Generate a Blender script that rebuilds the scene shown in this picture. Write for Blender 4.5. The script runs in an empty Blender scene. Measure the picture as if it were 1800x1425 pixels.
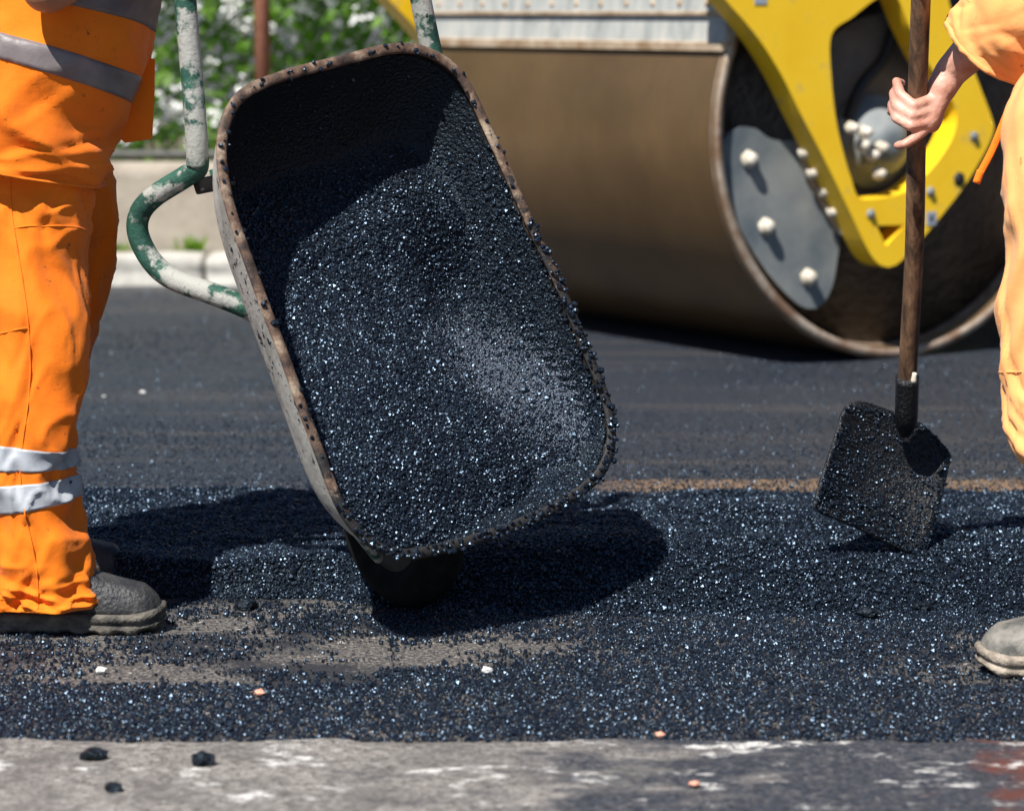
import bpy, bmesh, math, random
import numpy as np
from mathutils import Vector, Matrix, noise
random.seed(7); rng = np.random.default_rng(7)
S = bpy.context.scene
COL = S.collection
R = math.radians

# ------------------------------------------------------------------ camera
F = 5400.0; CX = 900.0; CY = 712.5; HC = 1.02
PITCH = math.atan(692.5 / F)
cam = bpy.data.cameras.new('camera'); camo = bpy.data.objects.new('camera', cam); COL.objects.link(camo)
camo.location = (0, 0, HC); camo.rotation_euler = (math.pi / 2 - PITCH, 0, 0)
cam.sensor_width = 36; cam.lens = 36 * F / 1800; cam.clip_start = 0.1; cam.clip_end = 2000
cam.dof.use_dof = True; cam.dof.focus_distance = 5.2; cam.dof.aperture_fstop = 4.5
S.camera = camo
FWD = Vector((0, math.cos(PITCH), -math.sin(PITCH))); UPV = Vector((0, math.sin(PITCH), math.cos(PITCH))); RT = Vector((1, 0, 0))
CAM = Vector((0, 0, HC))
def ray(px, py): return FWD + RT * ((px - CX) / F) - UPV * ((py - CY) / F)
def at(px, py, zc): return CAM + ray(px, py) * zc
def on_z(px, py, z=0.0):
    r = ray(px, py); return CAM + r * ((z - HC) / r.z)
def on_plane(px, py, P, n):
    r = ray(px, py); return CAM + r * ((P - CAM).dot(n) / r.dot(n))

# ------------------------------------------------------------------ world, sun
LS = Vector((-0.32, -0.55, 0.87)).normalized()
w = bpy.data.worlds.new('World'); S.world = w; w.use_nodes = True
nt = w.node_tree; bg = nt.nodes['Background']; sky = nt.nodes.new('ShaderNodeTexSky')
sky.sky_type = 'NISHITA'; sky.sun_disc = False; sky.ozone_density = 8.0; sky.dust_density = .4
sky.sun_elevation = math.asin(LS.z); sky.sun_rotation = math.atan2(LS.x, LS.y)
nt.links.new(sky.outputs[0], bg.inputs[0]); bg.inputs[1].default_value = 0.05
sl = bpy.data.lights.new('sun', 'SUN'); sl.energy = 5.0; sl.angle = R(0.5); sl.color = (1.0, 0.965, 0.91)
so = bpy.data.objects.new('sun', sl); COL.objects.link(so); so.location = (-3, -3, 8)
so.rotation_euler = LS.to_track_quat('Z', 'Y').to_euler()
S.view_settings.view_transform = 'Standard'; S.view_settings.look = 'None'
S.view_settings.exposure = 0.68; S.view_settings.gamma = 1.0; S.view_settings.use_curve_mapping = False

YR0 = on_z(900, 868, .045).y
# ------------------------------------------------------------------ materials
def col4(c): return (c[0], c[1], c[2], 1.0)
class NT:
    def __init__(s, name):
        s.m = bpy.data.materials.new(name); s.m.use_nodes = True; s.t = s.m.node_tree
        s.b = s.t.nodes['Principled BSDF']; s.tc = s.t.nodes.new('ShaderNodeTexCoord')
    def n(s, typ, **kw):
        x = s.t.nodes.new(typ)
        for k, v in kw.items():
            if k in x.inputs.keys(): x.inputs[k].default_value = v
            else: setattr(x, k, v)
        return x
    def l(s, a, b): s.t.links.new(a, b)
    def co(s, scale=(1, 1, 1), rot=(0, 0, 0)):
        mp = s.n('ShaderNodeMapping'); mp.inputs['Scale'].default_value = scale; mp.inputs['Rotation'].default_value = rot
        s.l(s.tc.outputs['Object'], mp.inputs['Vector']); return mp.outputs[0]
    def noise(s, scale, detail=4, rough=.55, vec=None):
        x = s.n('ShaderNodeTexNoise'); x.inputs['Scale'].default_value = scale; x.inputs['Detail'].default_value = detail
        x.inputs['Roughness'].default_value = rough
        s.l(vec if vec is not None else s.tc.outputs['Object'], x.inputs['Vector']); return x.outputs['Fac']
    def ramp(s, fac, stops):
        x = s.n('ShaderNodeValToRGB'); e = x.color_ramp.elements
        while len(e) < len(stops): e.new(0.5)
        for i, (p, c) in enumerate(stops):
            e[i].position = p; e[i].color = col4(c) if not isinstance(c, (int, float)) else (c, c, c, 1)
        s.l(fac, x.inputs[0]); return x.outputs[0]
    def mix(s, fac, a, b):
        x = s.n('ShaderNodeMix', data_type='RGBA')
        if isinstance(fac, (int, float)): x.inputs[0].default_value = fac
        else: s.l(fac, x.inputs[0])
        for v, i in ((a, 6), (b, 7)):
            if isinstance(v, tuple): x.inputs[i].default_value = col4(v)
            else: s.l(v, x.inputs[i])
        return x.outputs[2]
    def math(s, op, a, b=None):
        x = s.n('ShaderNodeMath', operation=op)
        for v, i in ((a, 0), (b, 1)):
            if v is None: continue
            if isinstance(v, (int, float)): x.inputs[i].default_value = v
            else: s.l(v, x.inputs[i])
        return x.outputs[0]
    def base(s, c):
        if isinstance(c, tuple): s.b.inputs['Base Color'].default_value = col4(c)
        else: s.l(c, s.b.inputs['Base Color'])
    def rough(s, r):
        if isinstance(r, (int, float)): s.b.inputs['Roughness'].default_value = r
        else: s.l(r, s.b.inputs['Roughness'])
    def bump(s, h, strength=.4, dist=.002):
        x = s.n('ShaderNodeBump'); x.inputs['Strength'].default_value = strength; x.inputs['Distance'].default_value = dist
        s.l(h, x.inputs['Height']); s.l(x.outputs[0], s.b.inputs['Normal'])
    def spec(s, v): s.b.inputs['Specular IOR Level'].default_value = v
    def metal(s, v): s.b.inputs['Metallic'].default_value = v

def simple(name, c1, c2, scale=20, rough=.6, bump=.3, bs=None, dist=.002, metal=0, lo=.35, hi=.65, spec=.5):
    k = NT(name); k.base(k.ramp(k.noise(scale), [(lo, c1), (hi, c2)])); k.rough(rough); k.metal(metal); k.spec(spec)
    if bump: k.bump(k.noise(bs or scale * 6, 3), bump, dist)
    return k.m

M = {}
# bitumen grains
k = NT('bitumen_grain'); k.base((.004, .0055, .009)); k.rough(.36); k.spec(.85); k.b.inputs['Specular Tint'].default_value = (.5, .72, 1, 1); M['grain'] = k.m
k = NT('sheen_grain'); k.base(k.ramp(k.noise(60, 3), [(.3, (.06, .075, .1)), (.7, (.2, .24, .31))])); k.rough(.6); M['dusty'] = k.m  # pale grain colour that paints the gleam on the barrow load
k = NT('bitumen_base'); k.base((.004, .005, .007)); k.rough(.4); k.spec(.4); k.b.inputs['Specular Tint'].default_value = (.6, .8, 1, 1); k.bump(k.noise(170, 3), .9, .006); M['grain_base'] = k.m
# rolled asphalt
k = NT('rolled_asphalt')
st = k.noise(1.0, 4, .6, k.co((.5, 7, 1)))
c = k.ramp(k.noise(330, 2), [(.35, (.008, .011, .017)), (.7, (.036, .045, .062))])
c = k.mix(k.math('MULTIPLY', k.ramp(st, [(.5, 0.0), (.72, 1.0)]), .45), c, (.1, .085, .072))
sp = k.n('ShaderNodeSeparateXYZ'); k.l(k.tc.outputs['Object'], sp.inputs[0])
ln = k.math('SUBTRACT', 1.0, k.math('MULTIPLY', k.math('ABSOLUTE', k.math('SUBTRACT', sp.outputs[1], YR0 + .1)), 8.0))
ln = k.math('MULTIPLY', k.ramp(k.math('ADD', ln, k.math('MULTIPLY', k.noise(45, 5, .7), 1.4)), [(.85, 0.0), (1.25, 1.0)]), k.ramp(sp.outputs[0], [(.1, 0.0), (.3, 1.0)]))
c = k.mix(k.math('MULTIPLY', ln, .75), c, (.26, .16, .085))
k.base(c); k.rough(k.ramp(k.noise(210, 2), [(.3, .35), (.7, .65)])); k.bump(k.noise(260, 2, .7), 1.0, .005); k.spec(.6); M['rolled'] = k.m
# old pavement
k = NT('old_pavement')
c = k.ramp(k.noise(140, 4, .7), [(.38, (.014, .015, .018)), (.5, (.085, .078, .072)), (.62, (.3, .27, .24))])
tar = k.ramp(k.noise(4, 6, .68), [(.46, 0.0), (.56, 1.0)])
c = k.mix(k.math('MULTIPLY', tar, .9), c, (.014, .016, .022))
fl = k.ramp(k.noise(30, 4, .65), [(.65, 0.0), (.69, 1.0)])
c = k.mix(fl, c, (.5, .48, .44)); k.base(c)
k.rough(k.ramp(k.noise(60, 3), [(.3, .4), (.7, .8)])); k.bump(k.noise(150, 4, .7), 1.0, .006); M['road'] = k.m
# foreground strip
k = NT('worn_concrete')
sep = k.n('ShaderNodeSeparateXYZ'); k.l(k.tc.outputs['Object'], sep.inputs[0])
c = k.ramp(k.noise(85, 6, .8), [(.36, (.05, .046, .042)), (.5, (.24, .22, .2)), (.66, (.46, .43, .39))])
c = k.mix(k.math('MULTIPLY', k.ramp(k.noise(7, 6, .75), [(.42, 0.0), (.62, 1.0)]), .6), c, (.09, .085, .08))
tm = k.math('ADD', k.math('MULTIPLY', k.noise(3.5, 7, .7, k.co((1, 1.6, 1))), 1.5), k.math('MULTIPLY', sep.outputs[0], .7))
c = k.mix(k.math('MULTIPLY', k.ramp(tm, [(.72, 0.0), (.95, 1.0)]), k.ramp(k.noise(48, 6, .8), [(.3, .6), (.52, 1.0)])), c, k.ramp(k.noise(110, 5, .8), [(.38, (.006, .01, .018)), (.55, (.03, .038, .055)), (.68, (.2, .19, .18))]))
rm = k.math('ADD', k.noise(9, 6, .7), k.math('MULTIPLY', k.math('SUBTRACT', sep.outputs[0], .62), 1.6))
c = k.mix(k.math('MULTIPLY', k.ramp(rm, [(.5, 0.0), (.66, 1.0)]), .8), c, (.13, .03, .015))
wp = k.math('MULTIPLY', k.ramp(k.noise(4.2, 9, .7, k.co((1.6, 2.4, 1), (0, 0, .06))), [(.56, 0.0), (.62, 1.0)]), k.ramp(k.noise(75, 4, .75), [(.4, 0.0), (.52, 1.0)]))
c = k.mix(wp, c, (.72, .7, .66)); k.base(c); k.rough(.7); k.bump(k.noise(120, 4, .7), .9, .009); M['strip'] = k.m
M['kerb'] = simple('kerb_concrete', (.4, .38, .34), (.58, .56, .5), 9, .85, .6, 60, .006)
k = NT('wall_concrete'); c = k.ramp(k.noise(6, 6, .6), [(.3, (.25, .21, .165)), (.7, (.42, .37, .3))])
k.base(c); k.rough(.9); k.bump(k.noise(50, 4), .5, .006); M['wall'] = k.m
M['soil'] = simple('soil', (.09, .07, .04), (.16, .13, .08), 12, .95, .6, 60, .01)
# wheelbarrow
k = NT('cement_splashed_paint'); c = k.ramp(k.noise(14, 6, .65), [(.3, (.2, .2, .18)), (.5, (.36, .36, .33)), (.7, (.46, .45, .41))])
c = k.mix(k.ramp(k.noise(40, 4, .6, k.co((1, 1, 1))), [(.62, 0.0), (.66, 1.0)]), c, (.02, .02, .018)); k.base(c); k.rough(.8); k.bump(k.noise(90, 5), .5, .003); M['tray_out'] = k.m
k = NT('tarred_tray'); c = k.ramp(k.noise(18, 6, .65), [(.42, (.008, .008, .008)), (.62, (.03, .021, .016)), (.8, (.09, .055, .035))])
k.base(c); k.rough(.6); k.spec(.2); k.bump(k.noise(80, 5, .7), .8, .004); M['tray_in'] = k.m
k = NT('rusty_rim'); c = k.ramp(k.noise(22, 6, .65), [(.36, (.028, .018, .014)), (.5, (.12, .07, .045)), (.68, (.36, .28, .2))])
sp = k.n('ShaderNodeSeparateXYZ'); k.l(k.tc.outputs['Object'], sp.inputs[0])
g = k.math('ADD', k.math('MULTIPLY', sp.outputs[0], .55), k.math('MULTIPLY', k.math('SUBTRACT', .62, sp.outputs[2]), .55))
c = k.mix(k.ramp(k.math('ADD', k.noise(24, 6, .75), g), [(.56, 0.0), (.62, 1.0)]), c, (.012, .011, .011))
k.base(c); k.rough(.65); k.bump(k.noise(110, 5, .7), .8, .003); M['rim'] = k.m
k = NT('green_tube'); g = k.ramp(k.noise(30, 5), [(.4, (.008, .05, .035)), (.7, (.02, .1, .065))])
c = k.mix(k.ramp(k.noise(13, 6, .65), [(.47, 0.0), (.53, 1.0)]), g, (.33, .33, .3))
c = k.mix(k.ramp(k.noise(55, 4, .6), [(.66, 0.0), (.69, 1.0)]), c, (.02, .018, .015))
k.base(c); k.rough(.65); k.bump(k.noise(60, 6, .7), .9, .004); M['tube'] = k.m
M['rubber'] = simple('tyre_rubber', (.006, .006, .006), (.014, .014, .014), 30, .9, .4, spec=.15)
M['darksteel'] = simple('dark_steel', (.02, .02, .022), (.06, .055, .05), 25, .5, .3, metal=.3)
# shovel
k = NT('shaft_wood'); c = k.ramp(k.noise(20, 6, .65, k.co((3, 3, .35))), [(.35, (.035, .02, .012)), (.55, (.16, .085, .045)), (.75, (.3, .18, .1))])
k.base(c); k.rough(.6); k.bump(k.noise(70, 5, .6, k.co((3, 3, .3))), .6, .002); M['wood'] = k.m
k = NT('tarred_steel'); k.base((.006, .006, .007)); k.rough(.3); k.bump(k.noise(150, 4, .7), 1.0, .004); M['tar'] = k.m
# roller
k = NT('drum_steel'); v = k.noise(3, 5, .6); c = k.ramp(v, [(.3, (.17, .092, .03)), (.7, (.28, .16, .06))])
fine = k.noise(9, 5, .7, k.co((6, 6, .4))); c = k.mix(k.math('MULTIPLY', fine, .6), c, (.12, .09, .065)); k.base(c); k.metal(.6); k.rough(.36); k.bump(k.noise(90, 3), .12, .002); M['drum'] = k.m
M['drum_edge'] = simple('worn_drum_edge', (.22, .13, .08), (.45, .38, .3), 16, .5, .3, metal=.2)
M['disc'] = simple('dusty_disc', (.13, .11, .09), (.24, .2, .16), 6, .8, .3)
k = NT('yellow_paint'); c = k.ramp(k.noise(7, 5, .6), [(.3, (.9, .53, .012)), (.7, (.95, .6, .02))])
c = k.mix(k.ramp(k.noise(14, 6, .7), [(.58, 0.0), (.72, .8)]), c, (.42, .3, .15)); k.base(c); k.rough(.42); k.bump(k.noise(30, 3), .1); M['yellow'] = k.m
M['plate'] = simple('blue_grey_plate', (.1, .125, .14), (.25, .26, .25), 5, .65, .3)
M['bolt'] = simple('dusty_bolt', (.5, .44, .34), (.68, .62, .52), 30, .7, .3)
k = NT('dusty_panel'); c = k.ramp(k.noise(6, 6, .65, k.co((3, 3, 1))), [(.3, (.22, .23, .22)), (.5, (.36, .37, .35)), (.7, (.48, .46, .41))]); k.base(c); k.rough(.75); k.bump(k.noise(40, 4), .3); M['panel'] = k.m
M['lip'] = simple('rusty_lip', (.3, .19, .1), (.55, .43, .3), 14, .8, .4)
M['black'] = simple('black_metal', (.008, .008, .009), (.02, .02, .02), 10, .6, .2)
M['sticker'] = simple('grey_sticker', (.3, .33, .4), (.36, .4, .46), 10, .5, 0)
M['stickmark'] = simple('sticker_mark', (.05, .06, .1), (.06, .07, .12), 10, .5, 0)
# people
def cloth(name, c1, c2, dirt):
    k = NT(name); c = k.ramp(k.noise(5, 5, .6), [(.3, c1), (.7, c2)])
    c = k.mix(k.math('MULTIPLY', k.ramp(k.noise(16, 6, .7), [(.6, 0.0), (.78, 1.0)]), .55), c, dirt)
    c = k.mix(k.math('MULTIPLY', k.ramp(k.noise(38, 5, .75), [(.64, 0.0), (.7, 1.0)]), .7), c, (.05, .03, .02)); k.base(c); k.rough(.8); k.spec(.25)
    k.b.inputs['Sheen Weight'].default_value = .1
    x = k.math('ADD', k.math('MULTIPLY', k.noise(40, 5, .6), 1.0), k.math('MULTIPLY', k.noise(900, 1), .12)); k.bump(x, .35, .004); return k.m
M['orange'] = cloth('orange_workwear', (.78, .15, .004), (.88, .21, .006), (.3, .06, .01))
M['orange2'] = cloth('faded_orange_workwear', (.88, .36, .11), (.92, .43, .15), (.65, .2, .05))
M['band'] = simple('reflective_band', (.26, .28, .31), (.44, .46, .49), 12, .45, .35, 60, .003)
M['band_d'] = simple('shaded_soiled_band', (.12, .095, .095), (.24, .21, .21), 9, .45, .35, 60, .003)  # jacket bands: soiling plus the arm's shade put into a darker colour
M['skin'] = simple('skin', (.5, .22, .15), (.66, .38, .29), 30, .5, .6, 130, .002)
M['skin2'] = simple('tanned_skin', (.3, .13, .07), (.38, .17, .09), 14, .5, .25, 160, .001)
M['hair'] = simple('dark_hair', (.02, .014, .01), (.04, .03, .02), 60, .6, .5)
M['boot'] = simple('boot_leather', (.01, .012, .016), (.05, .048, .046), 22, .55, .9, 120, .004)
M['boot2'] = simple('worn_boot_leather', (.07, .07, .062), (.25, .23, .2), 24, .75, .9, 120, .004)
M['sole'] = simple('boot_sole', (.035, .033, .03), (.17, .15, .12), 30, .85, .9, 120, .005)
M['sole2'] = simple('dusty_boot_sole', (.16, .13, .1), (.46, .39, .31), 30, .85, .9, 120, .005)
# greenery
def leafmat(name, a, b):
    k = NT(name); k.base(k.ramp(k.noise(9, 4, .6), [(.35, a), (.65, b)])); k.rough(.5)
    tr = k.n('ShaderNodeBsdfTranslucent'); tr.inputs[0].default_value = col4((b[0] * 1.6, b[1] * 1.5, b[2])); mx = k.n('ShaderNodeMixShader'); mx.inputs[0].default_value = .5
    k.l(k.b.outputs[0], mx.inputs[1]); k.l(tr.outputs[0], mx.inputs[2]); k.l(mx.outputs[0], k.t.nodes['Material Output'].inputs[0])
    return k.m
M['leaf'] = leafmat('leaf', (.1, .23, .02), (.23, .42, .05))
M['blossom'] = simple('white_blossom', (.75, .75, .72), (.85, .85, .83), 20, .7, 0)
M['rust'] = simple('rusty_post', (.22, .08, .045), (.32, .13, .075), 25, .8, .4)
M['wire'] = simple('wire', (.05, .05, .045), (.1, .1, .09), 25, .6, 0)
M['bark'] = simple('stem', (.06, .045, .03), (.1, .08, .05), 25, .9, .3)
M['pebw'] = simple('white_stone', (.6, .58, .55), (.75, .73, .7), 40, .7, .3)
M['pebo'] = simple('pink_stone', (.6, .26, .17), (.7, .36, .25), 40, .7, .3)

# ------------------------------------------------------------------ object helpers
def tag(o, label=None, cat=None, group=None, kind=None):
    if label: o['label'] = label
    if cat: o['category'] = cat
    if group: o['group'] = group
    if kind: o['kind'] = kind
    return o
def empty(name, loc, label, cat, group=None):
    o = bpy.data.objects.new(name, None); COL.objects.link(o); o.location = loc; o.empty_display_size = .1
    return tag(o, label, cat, group)
def wroot(p):
    v = Vector((0, 0, 0))
    while p is not None: v += p.location; p = p.parent
    return v
def obj(name, verts, faces, mat, parent=None, smooth=True, sub=0, solid=0):
    """verts in world coordinates; links ONE mesh object"""
    off = wroot(parent); me = bpy.data.meshes.new(name)
    me.from_pydata([tuple(Vector(v) - off) for v in verts], [], faces); me.validate(); me.update()
    bm = bmesh.new(); bm.from_mesh(me); bmesh.ops.recalc_face_normals(bm, faces=bm.faces); bm.to_mesh(me); bm.free()
    if smooth: me.polygons.foreach_set('use_smooth', [True] * len(me.polygons))
    for m in (mat if isinstance(mat, (list, tuple)) else [mat]): me.materials.append(m)
    o = bpy.data.objects.new(name, me); COL.objects.link(o); o.parent = parent
    if solid:
        md = o.modifiers.new('solid', 'SOLIDIFY'); md.thickness = solid; md.offset = 0
    if sub:
        md = o.modifiers.new('sub', 'SUBSURF'); md.levels = sub; md.render_levels = sub
    return o
def bobj(name, bm, mat, parent=None, smooth=False):
    vs = [v.co.copy() for v in bm.verts]; bm.verts.index_update()
    fs = [[v.index for v in f.verts] for f in bm.faces]; bm.free()
    return obj(name, vs, fs, mat, parent, smooth)
def catmull(pts, n):
    P = [np.array(p, float) for p in pts]; P = [2 * P[0] - P[1]] + P + [2 * P[-1] - P[-2]]; out = []
    segs = len(P) - 3
    for i in range(n):
        t = i / (n - 1) * segs; j = min(int(t), segs - 1); f = t - j; a, b, c, d = P[j:j + 4]
        out.append(.5 * (2 * b + (c - a) * f + (2 * a - 5 * b + 4 * c - d) * f * f + (3 * b - a - 3 * c + d) * f ** 3))
    return out
def closed_curve(pts, n):
    P = [np.array(p, float) for p in pts]; m = len(P); dense = []
    for i in range(m):
        a, b, c, d = P[i - 1], P[i], P[(i + 1) % m], P[(i + 2) % m]
        for q in range(12):
            f = q / 12; dense.append(.5 * (2 * b + (c - a) * f + (2 * a - 5 * b + 4 * c - d) * f * f + (3 * b - a - 3 * c + d) * f ** 3))
    D = np.array(dense + [dense[0]]); L = np.r_[0, np.cumsum(np.linalg.norm(np.diff(D, axis=0), axis=1))]
    t = np.linspace(0, L[-1], n, endpoint=False)
    return np.stack([np.interp(t, L, D[:, k]) for k in range(D.shape[1])], 1)
def tube(pts, rad, n=40, seg=14, closed=False, ell=None):
    """swept tube; ell=(direction, factor) flattens the section along a direction"""
    C = [Vector(p) for p in (catmull(pts, n) if not closed else pts)]; n = len(C)
    rads = rad if isinstance(rad, (list, tuple)) else [rad, rad]
    vs, fs = [], []; ref = None
    for i, c in enumerate(C):
        t = (C[(i + 1) % n] - C[i - 1]) if closed else (C[min(i + 1, n - 1)] - C[max(i - 1, 0)])
        t.normalize()
        if ref is None: ref = t.orthogonal().normalized()
        ref = (ref - t * ref.dot(t)).normalized(); b = t.cross(ref)
        r = float(np.interp(i / (n - 1), np.linspace(0, 1, len(rads)), rads))
        for s in range(seg):
            a = 2 * math.pi * s / seg; d = ref * math.cos(a) + b * math.sin(a)
            if ell: d = d + ell[0] * (d.dot(ell[0]) * (ell[1] - 1))
            vs.append(c + d * r)
    m = n if closed else n - 1
    for i in range(m):
        for s in range(seg):
            fs.append((i * seg + s, i * seg + (s + 1) % seg, ((i + 1) % n) * seg + (s + 1) % seg, ((i + 1) % n) * seg + s))
    if not closed: fs += [tuple(range(seg))[::-1], tuple(range((n - 1) * seg, n * seg))]
    return vs, fs
def box(c, ax, ay, az, hx, hy, hz, bev=.004):
    bm = bmesh.new(); bmesh.ops.create_cube(bm, size=2)
    for v in bm.verts: v.co = Vector((v.co.x * hx, v.co.y * hy, v.co.z * hz))
    if bev: bmesh.ops.bevel(bm, geom=bm.edges[:], offset=bev, segments=2, affect='EDGES', profile=.5)
    for v in bm.verts: v.co = Vector(c) + ax * v.co.x + ay * v.co.y + az * v.co.z
    return bm
def lathe(prof, C, ax, seg=48, closed=False):
    """prof = [(along, radius)] about axis ax through C"""
    a = Vector(ax).normalized(); e1 = a.orthogonal().normalized(); e2 = a.cross(e1); vs, fs = [], []; n = len(prof)
    for (x, r) in prof:
        for s in range(seg):
            t = 2 * math.pi * s / seg; vs.append(Vector(C) + a * x + (e1 * math.cos(t) + e2 * math.sin(t)) * r)
    for i in range(n if closed else n - 1):
        for s in range(seg): fs.append((i * seg + s, i * seg + (s + 1) % seg, ((i + 1) % n) * seg + (s + 1) % seg, ((i + 1) % n) * seg + s))
    if not closed: fs += [tuple(range(seg))[::-1], tuple(range((n - 1) * seg, n * seg))]
    return vs, fs
def plate(loops, nrm, thick):
    """closed world-space loops (first outer, others holes) extruded by -nrm*thick"""
    bm = bmesh.new(); edges = []
    for lp in loops:
        vs = [bm.verts.new(p) for p in lp]; edges += [bm.edges.new((vs[i], vs[(i + 1) % len(vs)])) for i in range(len(vs))]
    bmesh.ops.triangle_fill(bm, use_beauty=True, use_dissolve=False, edges=edges, normal=nrm)
    r = bmesh.ops.extrude_face_region(bm, geom=bm.faces[:])
    for v in [g for g in r['geom'] if isinstance(g, bmesh.types.BMVert)]: v.co -= Vector(nrm) * thick
    return bm
def bolt(P, n, r, h):
    return lathe([(-.002, r * 1.35), (h * .3, r * 1.35), (h * .3, r), (h * .85, r * .97), (h, r * .7)], P, n, 6)

# instanced grains (uncountable stuff)
def grain_group(gmat):
    g = bpy.data.node_groups.new('grains', 'GeometryNodeTree')
    g.interface.new_socket('Geometry', in_out='INPUT', socket_type='NodeSocketGeometry')
    g.interface.new_socket('Geometry', in_out='OUTPUT', socket_type='NodeSocketGeometry')
    N = g.nodes.new; L = g.links.new
    gi, go = N('NodeGroupInput'), N('NodeGroupOutput')
    ico = N('GeometryNodeMeshIcoSphere'); ico.inputs['Radius'].default_value = 1; ico.inputs['Subdivisions'].default_value = 1
    sm = N('GeometryNodeSetShadeSmooth'); sm.inputs['Shade Smooth'].default_value = False
    mt = N('GeometryNodeSetMaterial'); mt.inputs['Material'].default_value = gmat
    L(ico.outputs[0], sm.inputs[0]); L(sm.outputs[0], mt.inputs[0])
    ip = N('GeometryNodeInstanceOnPoints')
    rr = N('FunctionNodeRandomValue'); rr.data_type = 'FLOAT_VECTOR'; rr.inputs[1].default_value = (6.28,) * 3
    rs = N('FunctionNodeRandomValue'); rs.data_type = 'FLOAT_VECTOR'; rs.inputs[0].default_value = (.6,) * 3; rs.inputs[1].default_value = (1.35,) * 3
    na = N('GeometryNodeInputNamedAttribute'); na.data_type = 'FLOAT'; na.inputs['Name'].default_value = 'gs'
    vm = N('ShaderNodeVectorMath'); vm.operation = 'SCALE'
    L(rs.outputs[0], vm.inputs[0]); L(na.outputs[0], vm.inputs['Scale'])
    L(gi.outputs[0], ip.inputs['Points']); L(mt.outputs[0], ip.inputs['Instance'])
    L(rr.outputs[0], ip.inputs['Rotation']); L(vm.outputs[0], ip.inputs['Scale']); L(ip.outputs[0], go.inputs[0])
    return g
GG = grain_group(M['grain']); GD = grain_group(M['dusty'])  # second group: pale grains for the painted sheen
def grains(name, P, gs, parent=None, grp=None):
    P = np.asarray(P, np.float32) - np.array(wroot(parent), np.float32)
    me = bpy.data.meshes.new(name); me.vertices.add(len(P)); me.vertices.foreach_set('co', P.ravel())
    a = me.attributes.new('gs', 'FLOAT', 'POINT'); a.data.foreach_set('value', np.asarray(gs, np.float32)); me.update()
    me.materials.append(M['grain'])
    o = bpy.data.objects.new(name, me); COL.objects.link(o); o.parent = parent; o['kind'] = 'stuff'
    md = o.modifiers.new('grains', 'NODES'); md.node_group = grp or GG
    return o
def ss(a, b, x):
    t = min(1, max(0, (x - a) / (b - a))); return t * t * (3 - 2 * t)
def vnoise(x, y, s, seed=0): return noise.noise(Vector((x * s + seed * 7.3, y * s - seed * 3.1, seed * 1.7)))

# ------------------------------------------------------------------ ground
def grid(x0, x1, y0, y1, nx, ny, fz):
    vs = [(x0 + (x1 - x0) * i / nx, y0 + (y1 - y0) * j / ny, 0) for j in range(ny + 1) for i in range(nx + 1)]
    vs = [(x, y, fz(x, y)) for x, y, z in vs]
    fs = [(j * (nx + 1) + i, j * (nx + 1) + i + 1, (j + 1) * (nx + 1) + i + 1, (j + 1) * (nx + 1) + i) for j in range(ny) for i in range(nx)]
    return vs, fs
tag(obj('road', [(-250, -250, 0), (250, -250, 0), (250, 250, 0), (-250, 250, 0)], [(0, 1, 2, 3)], M['road']), 'worn old road surface with tar patches', kind='structure')
YS = on_z(900, 1300).y
v, f = grid(-4, 4, YS - 1.4, YS + .03, 420, 130, lambda x, y: .006 + .0025 * vnoise(x, y, 14) + .0015 * vnoise(x, y, 45) - .012 * ss(YS - .03 + .025 * vnoise(x, 0, 9, 2) + .012 * vnoise(x, 0, 31, 3), YS - .01 + .025 * vnoise(x, 0, 9, 2) + .012 * vnoise(x, 0, 31, 3), y))
tag(obj('pavement_strip', v, f, M['strip']), 'pale worn pavement strip with scraped white paint in the foreground', kind='structure')
YR = on_z(900, 868, .045).y; YK = on_z(300, 503, .045).y
v, f = grid(-6, 6, YR, YK + .1, 160, 60, lambda x, y: .045 + .003 * vnoise(x, y, 1.5) - (.03 if y < YR + .01 else 0))
tag(obj('rolled_asphalt', v, f, M['rolled']), 'smooth rolled fresh asphalt behind the wheelbarrow', kind='structure')
EL = on_z(400, 1050).y; ER = on_z(1300, 1080).y
def hloose(x, y):
    kx = ss(-.38, -.12, x); fr = EL * (1 - kx) + (ER - .05) * kx + .035 * vnoise(x, 0, 4, 1) + .02 * vnoise(x, 0, 11, 2)
    fr += .12 * ss(-.62, -.85, x) if x < -.62 else 0
    wd = .045 * (1 - kx) + .3 * kx
    h = (.064 - .006 * kx) * ss(0, 1, (y - fr) / wd)
    h += (.012 * vnoise(x, y, 5, 3) + .006 * vnoise(x, y, 16, 4)) * ss(0, .25, (y - fr) / wd)
    h += .022 * math.exp(-((x - .12) / .35) ** 2 - ((y - 5.45) / .14) ** 2)
    h += .028 * math.exp(-((x - .5) / .4) ** 2 - ((y - 5.72) / .2) ** 2)
    h = h * (1 - ss(YR - .1, YR + .13, y)) + .03 * ss(YR - .1, YR + .13, y)
    return h if y > fr else -.01
lo = empty('loose_asphalt', (0, 5.7, 0), 'loose black asphalt spread in a thick layer under the wheelbarrow', 'asphalt'); lo['kind'] = 'stuff'
v, f = grid(-2.2, 2.2, 4.85, YR + .14, 260, 110, lambda x, y: hloose(x, y) - .003)
obj('asphalt_bed', v, f, M['grain_base'], lo)['kind'] = 'stuff'
N1 = 300000
X = rng.uniform(-1.5, 1.5, N1); Y = rng.uniform(4.9, YR + .12, N1); X[:40000] = rng.uniform(-1.3, -.1, 40000); Y[:40000] = rng.uniform(EL - .05, EL + .14, 40000)
Z = np.array([hloose(a, b) for a, b in zip(X, Y)]); ok = Z > .002
dens = np.clip((YR + .1 - Y) / .2, .12, 1); ok &= rng.random(N1) < dens
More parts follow.
